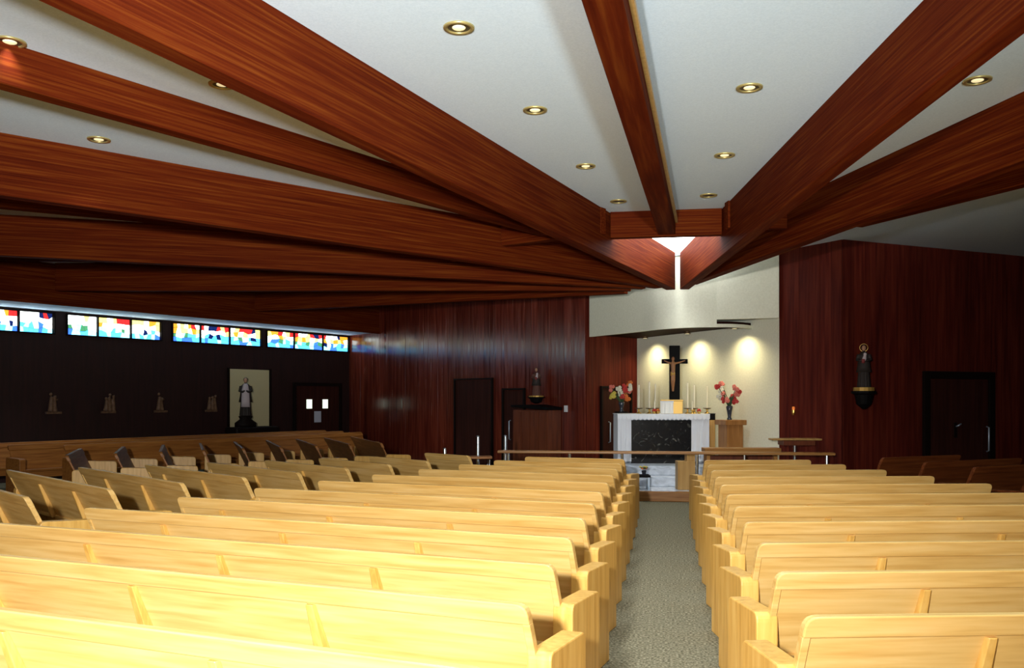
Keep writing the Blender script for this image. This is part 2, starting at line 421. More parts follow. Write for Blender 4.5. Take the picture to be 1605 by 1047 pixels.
# stained-glass side: measured, then every twelve degrees
LB = [(25.4, False), (38.0, True), (50, False), (62, True), (74, False), (86, True), (98, False), (110, True), (122, False)]
for i, (ang, main) in enumerate(LB):
    r1 = wall_hit(R(ang), 0.05, 1.67)
    r0 = 0.35 + 0.10 * i if main else 4.35
    lab = '%s roof beam, %s from the aisle beam counting towards the stained glass' % ('deep' if main else 'shallow', count_word(i + 1))
    beam('ceiling_beam', radial(ang, r1), radial(ang, r0), 1, WB, .56 if main else .33, .69 if main else .33, lab)
mains = [14.6, 38.0, 62, 86, 110]
for i in range(4):
    p = radial(mains[i], 4.3); q = radial(mains[i + 1], 4.3)
    header(p, q, .38, 'short red header between deep beams, %s from the skylight on the stained-glass side' % count_word(i))
RB = [(19.0, True), (31, False)]
for i, (ang, main) in enumerate(RB):
    r1 = wall_hit(R(-ang), 0.15)
    r0 = 0.55 + 0.1 * i if main else (4.5 if ang < 50 else 6.5)
    lab = '%s dark roof beam, %s from the aisle beam counting away from the stained glass' % ('deep' if main else 'shallow', count_word(i + 1))
    beam('ceiling_beam', radial(-ang, r1), radial(-ang, r0), -1, WB, .52 if main else .33, .66 if main else .33, lab)
header(radial(-8.0, 4.3), radial(-19.0, 4.3), .38, 'short dark header between deep beams beside the skylight, away from the stained glass')

# ------------------------------------------------------------------ recessed ceiling lights
ring = MB()
n = 24
for k, (r_, z_) in enumerate([(0.115, 0.0), (0.112, -0.012), (0.085, -0.014), (0.080, 0.0)]):
    ring.v += [(r_ * math.cos(2 * math.pi * i / n), r_ * math.sin(2 * math.pi * i / n), z_) for i in range(n)]
for k in range(4):
    for i in range(n):
        ring.f.append((k * n + i, k * n + (i + 1) % n, ((k + 1) % 4) * n + (i + 1) % n, ((k + 1) % 4) * n + i))
ring_me = ring.mesh('trim_ring', M['can_ring'], smooth=True)
baffle_me = MB().lathe([(0.081, -0.004), (0.081, -0.001)], n=24).mesh('baffle', M['can_dark'])
bulb_on = MB().ball((0, 0, -0.004), (0.05, 0.05, 0.012)).mesh('bulb', M['bulb_on'], smooth=True)
bulb_off = MB().ball((0, 0, -0.004), (0.05, 0.05, 0.010)).mesh('bulb', M['bulb_off'], smooth=True)
cans = [((-1.47, 6.31), 1, 'nearest the rear between aisle beam and orange-lit beam'),
        ((-1.19, 8.23), 1, 'in the middle between aisle beam and orange-lit beam'),
        ((-0.90, 10.31), 1, 'next to the unlit one by the orange-lit beam'),
        ((-0.62, 12.22), 0, 'by the header, stained-glass side of aisle beam'),
        ((0.72, 7.95), 1, 'farther from the header between aisle and dark beams'),
        ((0.65, 10.11), 1, 'nearer the header between aisle and dark beams'),
        ((0.57, 12.07), 0, 'by the header beside the deep dark beam'),
        ((2.6, 8.09), 1, 'in the shadowed strip beyond the deep dark beam'),
        ((-4.86, 5.99), .2, 'in the wide panel beyond the deep orange beam'),
        ((-3.73, 7.11), 1, 'half hidden behind the deep orange beam'),
        ((-5.78, 8.40), .4, 'between the second and third beams from the aisle beam'),
        ((-11.6, 15.2), 1, 'in the thin ceiling strip near the stained-glass wall'),
        ((-10.9, 18.6), 1, 'above the far corner pews near the stained glass'),
        ((-1.8, 4.3), 1, 'over the rear pews, stained-glass side of the aisle beam'), ((-2.0, 2.2), 1, 'over the last pews beside the deep orange beam'),
        ((0.85, 5.6), 1, 'over the rear pews beside the deep dark beam'), ((1.0, 3.2), 1, 'over the last pews beside the deep dark beam'),
        ((-6.2, 3.9), 1, 'over the rear of the angled second block'), ((-8.2, 6.4), 1, 'over the rear end of the second block'), ((3.4, 5.6), 1, 'over the rear pews beyond the deep dark beam'),
        ((-3.0, 17.2), 1, 'before the panelled wall by the wooden cabinet'), ((-5.2, 19.2), 1, 'before the tall dark doorway in the panelled wall'), ((-7.4, 21.3), 1, 'before the far end of the panelled wall')]
for (x, y), on, lab in cans:
    if lab:
        t = empty('recessed_light', (x, y, CZ), 0, ('lit' if on else 'unlit') + ' round recessed ceiling light ' + lab, 'ceiling light', 'recessed lights in the ceiling')
        link('trim_ring', ring_me, t); link('baffle', baffle_me, t); link('bulb', bulb_on if on else bulb_off, t)
    if on:
        lamp('can_lamp', 'SPOT', (x, y, CZ - 0.03), CAN_POWER * on, (0.92, 0.96, 1.0), (x, y, 0), 0.07, 88, 0.6)

# ------------------------------------------------------------------ pews
PH, EH, ET = 0.90, 0.68, 0.11
def rounded(pts, r, seg=5):
    """round the listed corners (x, z, flag) of a polygon"""
    out = []
    n = len(pts)
    for i, (x, z, fl_) in enumerate(pts):
        if not fl_:
            out.append((x, z)); continue
        p = Vector((x, z)); a = (Vector(pts[i - 1][:2]) - p).normalized(); b = (Vector(pts[(i + 1) % n][:2]) - p).normalized()
        A = p + a * r; B = p + b * r
        for k in range(seg + 1):
            t = k / seg
            q = A * (1 - t) ** 2 + p * 2 * t * (1 - t) + B * t ** 2
            out.append((q.x, q.y))
    return out
LEAN = 0.235 / 0.50
def lean_y(z): return (PH - z) * LEAN
endprof = rounded([(0.11, 0, 0), (0.60, 0, 0), (0.60, EH - .02, 1), (0.11, EH, 1)], 0.05)
END_MESH = {}
def pew_mesh_end(m):
    if m.name not in END_MESH:
        END_MESH[m.name] = MB().prism([(-ET / 2, y, z) for y, z in endprof], [(ET / 2, y, z) for y, z in endprof]).mesh('pew_end', m, 0.008, 2)
    return END_MESH[m.name]
def pew(loc, rz, L, label, cat_group, wood='oak', end='oak_end', first=1.1, step=1.08, side=1, detail=True):
    """L is the length between the outer faces of the pew ends; side=1: supports counted from +x end"""
    t = empty('pew', loc, rz, label, 'pew', cat_group)
    w = M[wood]
    x0, x1 = -L / 2 + ET * .65, L / 2 - ET * .65
    # back panel
    def board(xa, xb, za, zb, off, th, r):
        o = rounded([(xa, za, 0), (xb, za, 0), (xb, zb, r > 0), (xa, zb, r > 0)], r or .01)
        return MB().prism([(x, lean_y(z) + off, z) for x, z in o], [(x, lean_y(z) + off + th, z) for x, z in o])
    bk = board(x0 + .012, x1 - .012, .40, PH - .012, .012, .028, .05).build('backrest', w, t, 0.004, 1)
    board(x0, x1, PH - .095, PH, 0.0, .052, .055).build('top_rail', w, bk, 0.007, 2)
    for e in (-1, 1):
        xe = e * (L / 2 - ET * .65 - .017)
        if detail: board(xe - .017, xe + .017, EH - .02, PH - .09, 0.003, .046, 0).build('end_stile', w, bk, 0.003, 1)
    MB().prism([(x0, .21, .40), (x1, .21, .40), (x1, .62, .425), (x0, .62, .425)], [(x0, .21, .44), (x1, .21, .44), (x1, .62, .465), (x0, .62, .465)]).build('seat', w, t, 0.008, 2)
    MB().bx(x0, x1, .50, .525, .30, .415).build('seat_rail', w, t, 0.004, 1)
    for e in (-1, 1):
        p = link('pew_end', pew_mesh_end(M[end]), t); p.location = (e * (L / 2 - ET / 2), 0, 0)
    if detail:
        d = first
        while d < L - .35:
            x = side * (L / 2 - ET - d + .05)
            za, zb = .42, PH - .10
            MB().prism([(x - .035, lean_y(za) + .014, za), (x + .035, lean_y(za) + .014, za), (x + .026, lean_y(zb) + .014, zb), (x - .026, lean_y(zb) + .014, zb)],
                       [(x - .030, lean_y(za) - .055, za), (x + .030, lean_y(za) - .055, za), (x + .018, lean_y(zb) - .012, zb), (x - .018, lean_y(zb) - .012, zb)]).build('back_support', M[end], bk, 0.004, 1)
            d += step
    return t
def pew_from_end(ex, ey, b, L, sgn, *a, **k):
    """(ex, ey): aisle end of the back top; b: fan angle; sgn -1 extends towards the stained glass, +1 away"""
    rz = -b * 1.0 if sgn < 0 else b
    xh = Vector((math.cos(rz), math.sin(rz), 0))
    c = Vector((ex, ey, 0)) + xh * sgn * (L / 2 - ET * .65)
    return pew((c.x, c.y, 0), rz, L, *a, side=(1 if sgn < 0 else -1), **k)
B1 = R(12.5)
for k in range(-2, 11):
    L = 1.57 + .313 * (10 - k) + .08
    row = ORD[10 - k]
    pew_from_end(-.565, 3.63 + .9 * k, B1, L, -1, 'pale oak pew, stained-glass side of central aisle, %s row from communion rail' % row, 'pews on the stained-glass side of the aisle')
    pew_from_end(.545, 3.615 + .9 * k, B1, L, 1, 'pale oak pew across the aisle from stained glass, %s row from communion rail' % row, 'pews across the aisle from the stained glass', first=.78)
B2 = R(36)
for k in range(-3, 8):
    L = 3.35 - .32 * k + .08
    pew_from_end(-5.14 + .32 * k, 7.6 + .71 * k + (.45 if k == 7 else 0), B2, L, -1, 'oak pew in the angled second block, %s row from its altar end' % ORD[7 - k], 'pews in the second block')
for k in range(0, 4):
    L = 1.75 + .32 * k
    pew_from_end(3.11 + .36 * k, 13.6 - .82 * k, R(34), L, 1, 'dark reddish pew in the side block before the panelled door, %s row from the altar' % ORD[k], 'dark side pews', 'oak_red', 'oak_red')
B3 = R(60)
for k in range(0, 9):
    ex, ey = -8.9 + .437 * k, 12.1 + .55 * k
    L = 2.2 + .15 * k
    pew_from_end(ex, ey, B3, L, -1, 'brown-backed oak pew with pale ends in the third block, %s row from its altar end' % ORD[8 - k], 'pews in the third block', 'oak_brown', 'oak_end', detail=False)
# block along the stained-glass wall, facing the altar
nrm = Vector((WD.y, -WD.x, 0))
rz4 = math.atan2(nrm.y, nrm.x) - math.pi / 2
for k in range(3):
    c = WA + WD * (3.2 + .15 * k) + nrm * (1.3 + .9 * k)
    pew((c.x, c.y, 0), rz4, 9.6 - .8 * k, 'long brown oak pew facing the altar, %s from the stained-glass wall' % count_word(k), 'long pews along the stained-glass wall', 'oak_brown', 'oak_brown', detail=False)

# ------------------------------------------------------------------ sanctuary steps and rail
def slab(name, pts, z0, z1, m, kind='structure', bevel=0.01):
    o = MB().prism([(x, y, z0) for x, y in pts], [(x, y, z1) for x, y in pts]).build(name, m, None, bevel)
    return tag(o, kind=kind)
P0 = [(-1.75, 15.5), (2.75, 15.5), (2.8, 15.85), (1.98, 16.88), (-.64, 20.6), (-1.6, 19.1)]
slab('trim_2', P0, 0, .155, M['marble_light'])
o = MB().bx(-1.78, 2.78, 15.40, 15.499, 0, .172).build('trim_3', M['step_wood'], None, .015); tag(o, kind='structure')
slab('trim_4', [(-1.3, 16.45), (1.75, 16.45), (1.9, 16.85), (-.5, 20.3), (-1.3, 18.2)], .155, .33, M['marble_light'])
slab('trim_5', [(-1.15, 16.8), (1.55, 16.8), (1.7, 16.95), (-.5, 20.1), (-1.15, 18.4)], .33, .50, M['marble_light'])

ra, rb = Vector((-2.8, 14.94, 0)), Vector((2.72, 15.2, 0))
rail = empty('communion_rail', ra, math.atan2(rb.y - ra.y, rb.x - ra.x), 'long wooden communion rail on chrome posts across the sanctuary front', 'railing')
RL = (rb - ra).length
MB().bx(0, RL, -.08, .08, .83, .875).build('handrail', M['rail_wood'], rail, .012)
for x in (.18, 1.22, 2.10, 3.33, 4.10, RL - .12):
    MB().lathe([(.045, 0.0), (.045, .02), (.024, .03), (.024, .83)], (x, 0, 0), 12).build('post', M['chrome'], rail, smooth=False)

# ------------------------------------------------------------------ altar and what stands on it
AL = at(968, 646, 17.2); AR = at(1113, 646, 17.2)
arz = math.atan2(AR.y - AL.y, AR.x - AL.x)
AW = (AR - AL).length
AZ = 1.45
altar = empty('altar', (AL.x, AL.y, .5), arz, 'stone altar with a black marble front standing on the marble steps', 'altar')
def amb(): return MB()
amb().bx(.10, AW - .10, .10, .72, 0, .86).build('body', M['marble_light'], altar, .01)
amb().bx(.27, AW - .34, .075, .105, 0, .84).build('front_panel', M['marble_black'], altar, .006)
amb().bx(0.02, AW - .02, .03, .78, .86, .945).build('altar_top', M['marble_light'], altar, .01)
cl = empty('altar_cloth', (AL.x, AL.y, .5), arz, 'white linen altar cloth with scalloped lace edge and long side drops', 'cloth')
top = MB(); nS = 22
top.bx(-.005, AW + .005, .015, .80, .947, .956)
top.build('top_cloth', M['cloth'], cl)
fr = MB()
for i in range(nS):
    xa, xb = AW * i / nS, AW * (i + 1) / nS; xm = (xa + xb) / 2
    lo = .835
    fr.prism([(xa, .012, .956), (xb, .012, .956), (xb, .012, lo + .03), (xm, .004, lo), (xa, .012, lo + .03)], [(xa, .022, .956), (xb, .022, .956), (xb, .022, lo + .03), (xm, .014, lo), (xa, .022, lo + .03)])
fr.build('lace_edge', M['cloth'], cl)
def drop(x0, x1, name):
    m = MB(); n = 8
    for i in range(n):
        xa = x0 + (x1 - x0) * i / n; xb = x0 + (x1 - x0) * (i + 1) / n
        ya, yb = [.05 + .014 * math.sin(j * 2.1) for j in (i, i + 1)]
        m.prism([(xa, ya, .04), (xb, yb, .04), (xb, yb + .012, .04), (xa, ya + .012, .04)], [(xa, .045, .90), (xb, .045, .90), (xb, .057, .90), (xa, .057, .90)])
    xs = x0 if x0 < .2 else x1
    m.bx(xs - .006, xs + .006, .05, .78, .05, .95)
    m.build(name, M['cloth'], cl)
drop(.015, .27, 'side_drop'); drop(AW - .35, AW - .01, 'side_drop')
AX = Matrix.Translation((AL.x, AL.y, 0)) @ Matrix.Rotation(arz, 4, 'Z')
ATOP = .5 + .956
def on_altar(x, y): return AX @ Vector((x, y, ATOP))
def px_altar(px): return (px - 968) / (1113 - 968) * AW
# candlesticks
cs = None
sticks = [(1007, .50, .46, 'first'), (1023, .42, .52, 'second'), (1035, .60, .48, 'third'), (1083, .34, .50, 'fourth'), (1095, .42, .46, 'fifth'), (1117, .50, .44, 'sixth')]
for px, y, hc, w_ in sticks:
    c = empty('candlestick', on_altar(px_altar(px), y), 0, 'brass candlestick with tall white candle on the altar, %s along from the panelled wall' % w_, 'candlestick', 'tall candlesticks on the altar')
    MB().lathe([(.055, 0), (.055, .012), (.02, .03), (.014, .05), (.022, .065), (.014, .08), (.02, .09)], n=14).build('base', M['brass'], c, smooth=True)
    MB().lathe([(.015, .088), (.075, .10), (.08, .112), (.02, .108)], n=16).build('drip_pan', M['bronze'], c, smooth=True)
    MB().lathe([(.0165, .10), (.0165, .10 + hc), (.004, .11 + hc)], n=12).build('candle', M['candle'], c)
    MB().tube([(0, 0, .10 + hc), (0, 0, .125 + hc)], .002, 5).build('wick', M['black'], c)
for px, y, hc, w_ in [(1030, .3, .22, 'before the second tall candlestick'), (1089, .24, .22, 'between the fourth and fifth tall candlesticks')]:
    c = empty('small_candlestick', on_altar(px_altar(px), y), 0, 'low gilt candlestick with short candle %s' % w_, 'candlestick', 'low candlesticks on the altar')
    MB().lathe([(.05, 0), (.05, .01), (.015, .03), (.015, .06), (.045, .07), (.045, .08)], n=14).build('base', M['brass'], c, smooth=True)
    MB().lathe([(.014, .08), (.014, .08 + hc - .05), (.004, .085 + hc - .05)], n=12).build('candle', M['candle'], c)
for px, y, c1 in [(1028, .2, 'red_petal'), (1034, .22, 'orange_petal'), (1099, .2, 'red_petal')]:
    c = empty('posy', on_altar(px_altar(px), y), 0, {1028: 'small red posy on the altar before the second candlestick', 1034: 'small orange posy on the altar beside the tabernacle', 1099: 'small red posy on the altar before the fifth candlestick'}[px], 'flowers')
    MB().lathe([(.025, 0), (.035, .04), (.03, .045)], n=10).build('cup', M['brass'], c)
    for i in range(6):
        a = i * 1.05; MB().ball((.025 * math.cos(a), .025 * math.sin(a), .06 + .012 * (i % 3)), .018, 8, 6).build('bloom', M[c1], c, smooth=True)
# tabernacle
tb = empty('tabernacle', on_altar(px_altar(1041), .36), 0.0, 'gilt tabernacle half covered by a white veil at the altar centre', 'tabernacle')
MB().bx(0, .42, 0, .30, 0, .25).build('body', M['gold'], tb, .006)
MB().bx(-.01, .43, -.01, .31, .25, .275).build('lid', M['gold'], tb, .006)
vm = MB()
for i in range(8):
    xa, xb = -.012 + .25 * i / 8, -.012 + .25 * (i + 1) / 8
    ya, yb = [-.022 - .008 * math.sin(j * 2.4) for j in (i, i + 1)]
    vm.prism([(xa, ya, .004), (xb, yb, .004), (xb, yb + .01, .004), (xa, ya + .01, .004)], [(xa, -.018, .245), (xb, -.018, .245), (xb, -.008, .245), (xa, -.008, .245)])
vm.build('veil', M['veil'], tb)
MB().bx(-.016, .245, -.024, -.008, .225, .25).build('veil_band', M['cloth'], tb)
# crucifix behind it
cx = empty('crucifix', on_altar(px_altar(1068), .725), arz, 'tall black wooden cross with carved figure standing behind the tabernacle', 'crucifix')
MB().bx(-.10, .10, -.05, .05, .0, 1.36).build('upright', M['black'], cx, .006)
MB().bx(-.255, .255, -.045, .045, 1.00, 1.09).build('crossbar', M['black'], cx, .006)
body = MB()
body.ball((-.05, -.11, 1.09), (.034, .034, .045))
body.tube([(-.05, -.11, 1.05), (-.05, -.11, .98), (-.05, -.115, .86), (-.055, -.115, .78)], [.022, .05, .042, .046])
body.tube([(-.06, -.115, .80), (-.075, -.15, .66), (-.06, -.115, .50), (-.06, -.12, .44)], [.036, .030, .022, .016])
body.tube([(-.04, -.115, .80), (-.045, -.15, .66), (-.05, -.115, .50), (-.05, -.125, .44)], [.036, .030, .022, .016])
body.tube([(-.09, -.11, 1.0), (-.15, -.10, 1.02), (-.225, -.07, 1.06)], [.022, .016, .011])
body.tube([(-.01, -.11, 1.0), (.09, -.10, 1.02), (.2, -.07, 1.06)], [.022, .016, .011])
def fuse(o, vox):
    m = o.modifiers.new('fuse', 'REMESH'); m.mode = 'VOXEL'; m.voxel_size = vox; m.use_smooth_shade = True
    return o
fuse(body.build('carved_figure', M['corpus'], cx), .009)
MB().tube([(-.10, -.115, .79), (-.02, -.115, .79)], .048, 8).build('loincloth', M['gold'], cx)
# black box and pedestals with flowers
bxp = on_altar(AW + .095, .45)
pd2 = empty('plinth', (bxp.x, bxp.y, .5), arz, 'narrow tan plinth close beside the end of the altar', 'plinth')
MB().bx(-.08, .085, -.08, .1, 0, .83).build('shaft', M['tan_wood'], pd2, .005)
bb = empty('black_box', (bxp.x, bxp.y, 1.33), arz, 'small black box on the tan plinth at the altar end', 'box')
MB().bx(-.08, .09, -.08, .1, 0, .12).build('body', M['black'], bb, .006); MB().bx(-.085, .095, -.085, .105, .115, .13).build('lid', M['black'], bb, .004)

def bouquet(name, loc, label, petals, lean, spread, vase_h, seed):
    rnd = random.Random(seed)
    b = empty(name, loc, 0, label, 'flowers')
    MB().lathe([(.045, 0), (.05, .01), (.03, .05), (.045, vase_h * .55), (.065, vase_h * .9), (.05, vase_h)], n=16).build('vase', M['glass_vase'], b, smooth=True)
    st = MB(); lf = MB()
    for i, (dx, dz, pc) in enumerate(petals):
        p = Vector((dx * spread + lean * dz, rnd.uniform(-.06, .06), vase_h + dz))
        st.tube([(0, 0, vase_h * .8), (p.x * .4, p.y * .4, vase_h + dz * .45), p], .006, 5)
        for j in range(5):     # a gladiolus-like spray: blooms up the stem
            q = p + Vector((rnd.uniform(-.035, .035), rnd.uniform(-.03, .03), rnd.uniform(-.05, .05)))
            m = MB(); n_ = 5
            for k in range(n_):
                a = 2 * math.pi * k / n_
                m.ball((.021 * math.cos(a), -.01, .021 * math.sin(a)), (.021, .011, .021), 6, 4)
            m.ball((0, -.016, 0), .008, 6, 4)
            o = m.build('bloom', M[pc], b); o.location = q; o.rotation_euler = (rnd.uniform(-.5, .5), 0, rnd.uniform(-.6, .6))
    st.build('stems', M['leaf'], b)
    for i in range(9):
        a = rnd.uniform(-1, 1); l = rnd.uniform(.10, .22)
        base = Vector((0, 0, vase_h * .95)); tip = Vector((a * .18, rnd.uniform(-.08, .08), vase_h + l)); mid = (base + tip) / 2 + Vector((0, 0, .03))
        MB().add([base, mid + Vector((-.018, .0, 0)), tip, mid + Vector((.018, 0, 0)), base + Vector((0, .006, 0)), mid + Vector((-.018, .006, 0)), tip + Vector((0, .003, 0)), mid + Vector((.018, .006, 0))],
                 [(0, 1, 2, 3), (7, 6, 5, 4), (0, 4, 5, 1), (1, 5, 6, 2), (2, 6, 7, 3), (3, 7, 4, 0)]).build('leaf', M['leaf'], b)
    return b
pr = at(1145, 658, 17.0)
ped = empty('flower_pedestal', (pr.x, pr.y, .155), YAW + .25, 'brown wooden flower pedestal standing beyond the altar by the cream wall', 'pedestal')
MB().bx(-.19, .19, -.19, .19, 0, .05).build('foot', M['pedestal'], ped, .006)
MB().bx(-.17, .17, -.17, .17, .05, 1.10).build('shaft', M['pedestal'], ped, .006)
MB().bx(-.22, .22, -.22, .22, 1.10, pr.z - .155).build('top_slab', M['pedestal'], ped, .008)
bouquet('flower_vase', (pr.x - .02, pr.y, pr.z), 'red and white gladioli in a dark vase on the brown pedestal', [(-.9, .36, 'red_petal'), (-.6, .30, 'white_petal'), (-.75, .18, 'white_petal'), (-.45, .22, 'pink_petal'), (-.55, .12, 'red_petal'), (.5, .34, 'pink_petal'), (.7, .29, 'red_petal'), (.6, .2, 'pink_petal'), (.25, .15, 'red_petal'), (.45, .10, 'red_petal'), (-.2, .1, 'pink_petal'), (-.55, .4, 'pink_petal')], 0, .24, .27, 3)
plx = at(974, 645, 18.45)
ped = empty('flower_stand', (plx.x, plx.y, .155), YAW, 'dark slender flower stand at the panelled end of the altar', 'stand')
MB().lathe([(.16, 0), (.16, .03), (.03, .06), (.03, plx.z - .21), (.14, plx.z - .185), (.14, plx.z - .155)], n=16).build('stand_post', M['black'], ped)
bouquet('flower_vase', (plx.x, plx.y, plx.z), 'red, orange and yellow flowers in a glass vase on the slender stand', [(-.8, .27, 'pink_petal'), (-.7, .14, 'yellow_petal'), (-.85, .12, 'yellow_petal'), (-.2, .26, 'white_petal'), (-.05, .16, 'white_petal'), (.25, .30, 'red_petal'), (.35, .22, 'red_petal'), (.7, .38, 'orange_petal'), (.8, .30, 'white_petal'), (.65, .24, 'pink_petal'), (.55, .08, 'orange_petal'), (.1, .10, 'red_petal'), (.3, .12, 'orange_petal')], 0, .24, .20, 5)

# ------------------------------------------------------------------ canopy over the altar
cp = empty('altar_canopy', (0.6, 18.2, 3.08), 0, 'curved white canopy with dark wood underside hanging over the altar', 'canopy')
LIP = [(.95, 16.97), (1.25, 17.06), (1.5, 17.28), (1.66, 17.58)]
CPT = [(-1.60, 19.22), (-1.05, 18.55), (-.48, 17.86), (-.15, 17.42), (.20, 17.13), (.55, 16.98), (.95, 16.97)]
def spline(pts, sub=5):
    out = []
    P = [Vector((*p, 0)) for p in pts]
    for i in range(len(P) - 1):
        p0 = P[max(i - 1, 0)]; p1 = P[i]; p2 = P[i + 1]; p3 = P[min(i + 2, len(P) - 1)]
        for k in range(sub):
            t = k / sub
            out.append(0.5 * (2 * p1 + (p2 - p0) * t + (2 * p0 - 5 * p1 + 4 * p2 - p3) * t * t + (3 * p1 - p0 - 3 * p2 + p3) * t ** 3))
    out.append(P[-1]); return out
sp = spline(CPT)
off = Vector((-.6, -18.2, -3.08))
cen = Vector((.3, 19.0, 0))
fm = MB()
for i in range(len(sp) - 1):
    a, b = sp[i], sp[i + 1]
    ai, bi = a + (cen - a).normalized() * .07, b + (cen - b).normalized() * .07
    fm.prism([p + off + Vector((0, 0, 3.08)) for p in (a, b, bi, ai)], [p + off + Vector((0, 0, CZ - .003)) for p in (a, b, bi, ai)])
fm.build('fascia', M['white_wall'], cp)
lp_ = spline(LIP); lm = MB()
for i in range(len(lp_) - 1):
    a, b = lp_[i], lp_[i + 1]
    ai, bi = a + (cen - a).normalized() * .07, b + (cen - b).normalized() * .07
    lm.prism([p + off + Vector((0, 0, 3.08)) for p in (a, b, bi, ai)], [p + off + Vector((0, 0, 3.14)) for p in (a, b, bi, ai)])
lm.build('lip', M['white_wall'], cp)
inner = [p + (cen - p).normalized() * .06 for p in sp + lp_[1:]]
back = [W0 + (W1 - W0) * .84 + wn * .03, W0 + wn * .05 + Vector((.05, -.05, 0)), CL + (W0 - CL) * .55 + Vector((.06, 0, 0))]
lp = [p + off for p in inner] + [p + off for p in back]
MB().prism([p + Vector((0, 0, 3.135)) for p in lp], [p + Vector((0, 0, 3.19)) for p in lp]).build('underside', M['soffit'], cp)
# three downlights under the canopy washing the cream wall
for px, w_ in ((1030, 'over the panelled side'), (1097, 'in the middle'), (1172, 'nearest the right return')):
    w_ = {1030: 'nearest the panelled wall', 1097: 'between two others', 1172: 'nearest the upper white fascia'}[px]
    t_ = on_line(px, W0, wd)
    p = W0 + wd * t_ + wn * .32
    d_ = empty('canopy_downlight', (p.x, p.y, 3.133), 0, 'small downlight under the canopy washing the cream wall, %s' % w_, 'downlight', 'downlights under the canopy')
    MB().lathe([(.06, -.05), (.06, 0)], n=16).build('housing', M['bronze'], d_)
    MB().lathe([(.045, -.054), (.045, -.048)], n=16).build('lens', M['bulb_on'], d_)
    lamp('downlight_lamp', 'SPOT', (p.x, p.y, 3.06), 70, (1.0, 0.86, 0.50), tuple(p - wn * .10 + Vector((0, 0, 2.2))), .05, 140, 1.0)

# ------------------------------------------------------------------ doors
def door_on(name, a, d, t0, t1, z1, m_frame, handle=None, proud=.03, extra=None, fw=.09):
    """door in the wall line a + t d; room side is local -y"""
    root = empty(name, a + d * t0, math.atan2(d.y, d.x), kind='structure')
    L = t1 - t0
    MB().bx(-fw, 0, -proud - .05, -.01, 0, z1 + fw).build('jamb', m_frame, root, .004)
    MB().bx(L, L + fw, -proud - .05, -.01, 0, z1 + fw).build('jamb', m_frame, root, .004)
    MB().bx(0, L, -proud - .05, -.01, z1, z1 + fw).build('door_head', m_frame, root, .004)
    leaf = MB().bx(.008, L - .008, -proud - .01, -.015, 0.01, z1 - .008).build('door_leaf', M['door_wood'], root, .003)
    if handle is not None:
        x = handle * L
        MB().tube([(x, -proud - .02, .78), (x, -proud - .07, .80), (x, -proud - .07, 1.22), (x, -proud - .02, 1.24)], .014, 8).build('pull_handle', M['steel'], leaf, smooth=True)
    return root
LD = (CL - FAR).normalized()
def tl(px): return on_line(px, FAR, LD)
door_on('door_1', FAR, LD, tl(716), tl(773), 2.22, M['frame_dark'], None, fw=.04)
door_on('door_2', FAR, LD, tl(792), tl(823), 1.95, M['frame_dark'], .36, fw=.05)
SD = (W0 - CL).normalized()
door_on('door_3', CL, SD, on_line(941, CL, SD), on_line(985, CL, SD), 1.98, M['frame_dark'], .22, fw=.05)
RD = (ER - CR).normalized()
dr = door_on('door_4', CR, RD, on_line(1453, CR, RD), on_line(1546, CR, RD), 2.10, M['frame_dark'], .96, fw=.14)
MB().bx(.62, .68, -.06, -.04, 1.05, 1.32).build('lock_plate', M['frame_dark'], dr); MB().tube([(.65, -.06, 1.25), (.65, -.11, 1.27), (.72, -.11, 1.3)], .014, 8).build('lever', M['steel'], dr, smooth=True)
# double door with two lit vision panes in the stained-glass wall
t0, t1 = on_line(462, WA, WD), on_line(530, WA, WD)
dd = door_on('door_5', WA, WD, t0, t1, 2.12, M['frame_dark'], None)
Ld = t1 - t0
for px in (483, 508):
    x = on_line(px, WA, WD) - t0
    MB().bx(x - .10, x + .10, -.055, -.035, 1.47, 1.73).build('vision_pane', M['lit_pane'], dd)
x = on_line(495, WA, WD) - t0
nt = tag(MB().bx(-.13, .13, -.006, .006, -.16, .16).build('notice', M['paper']), 'small white notice sheet fixed to the double door with lit panes', 'notice')
pp = WA + WD * (t0 + x) + Vector((WD.y, -WD.x, 0)) * .075
nt.location = (pp.x, pp.y, 1.23); nt.rotation_euler = (0, 0, wrz)

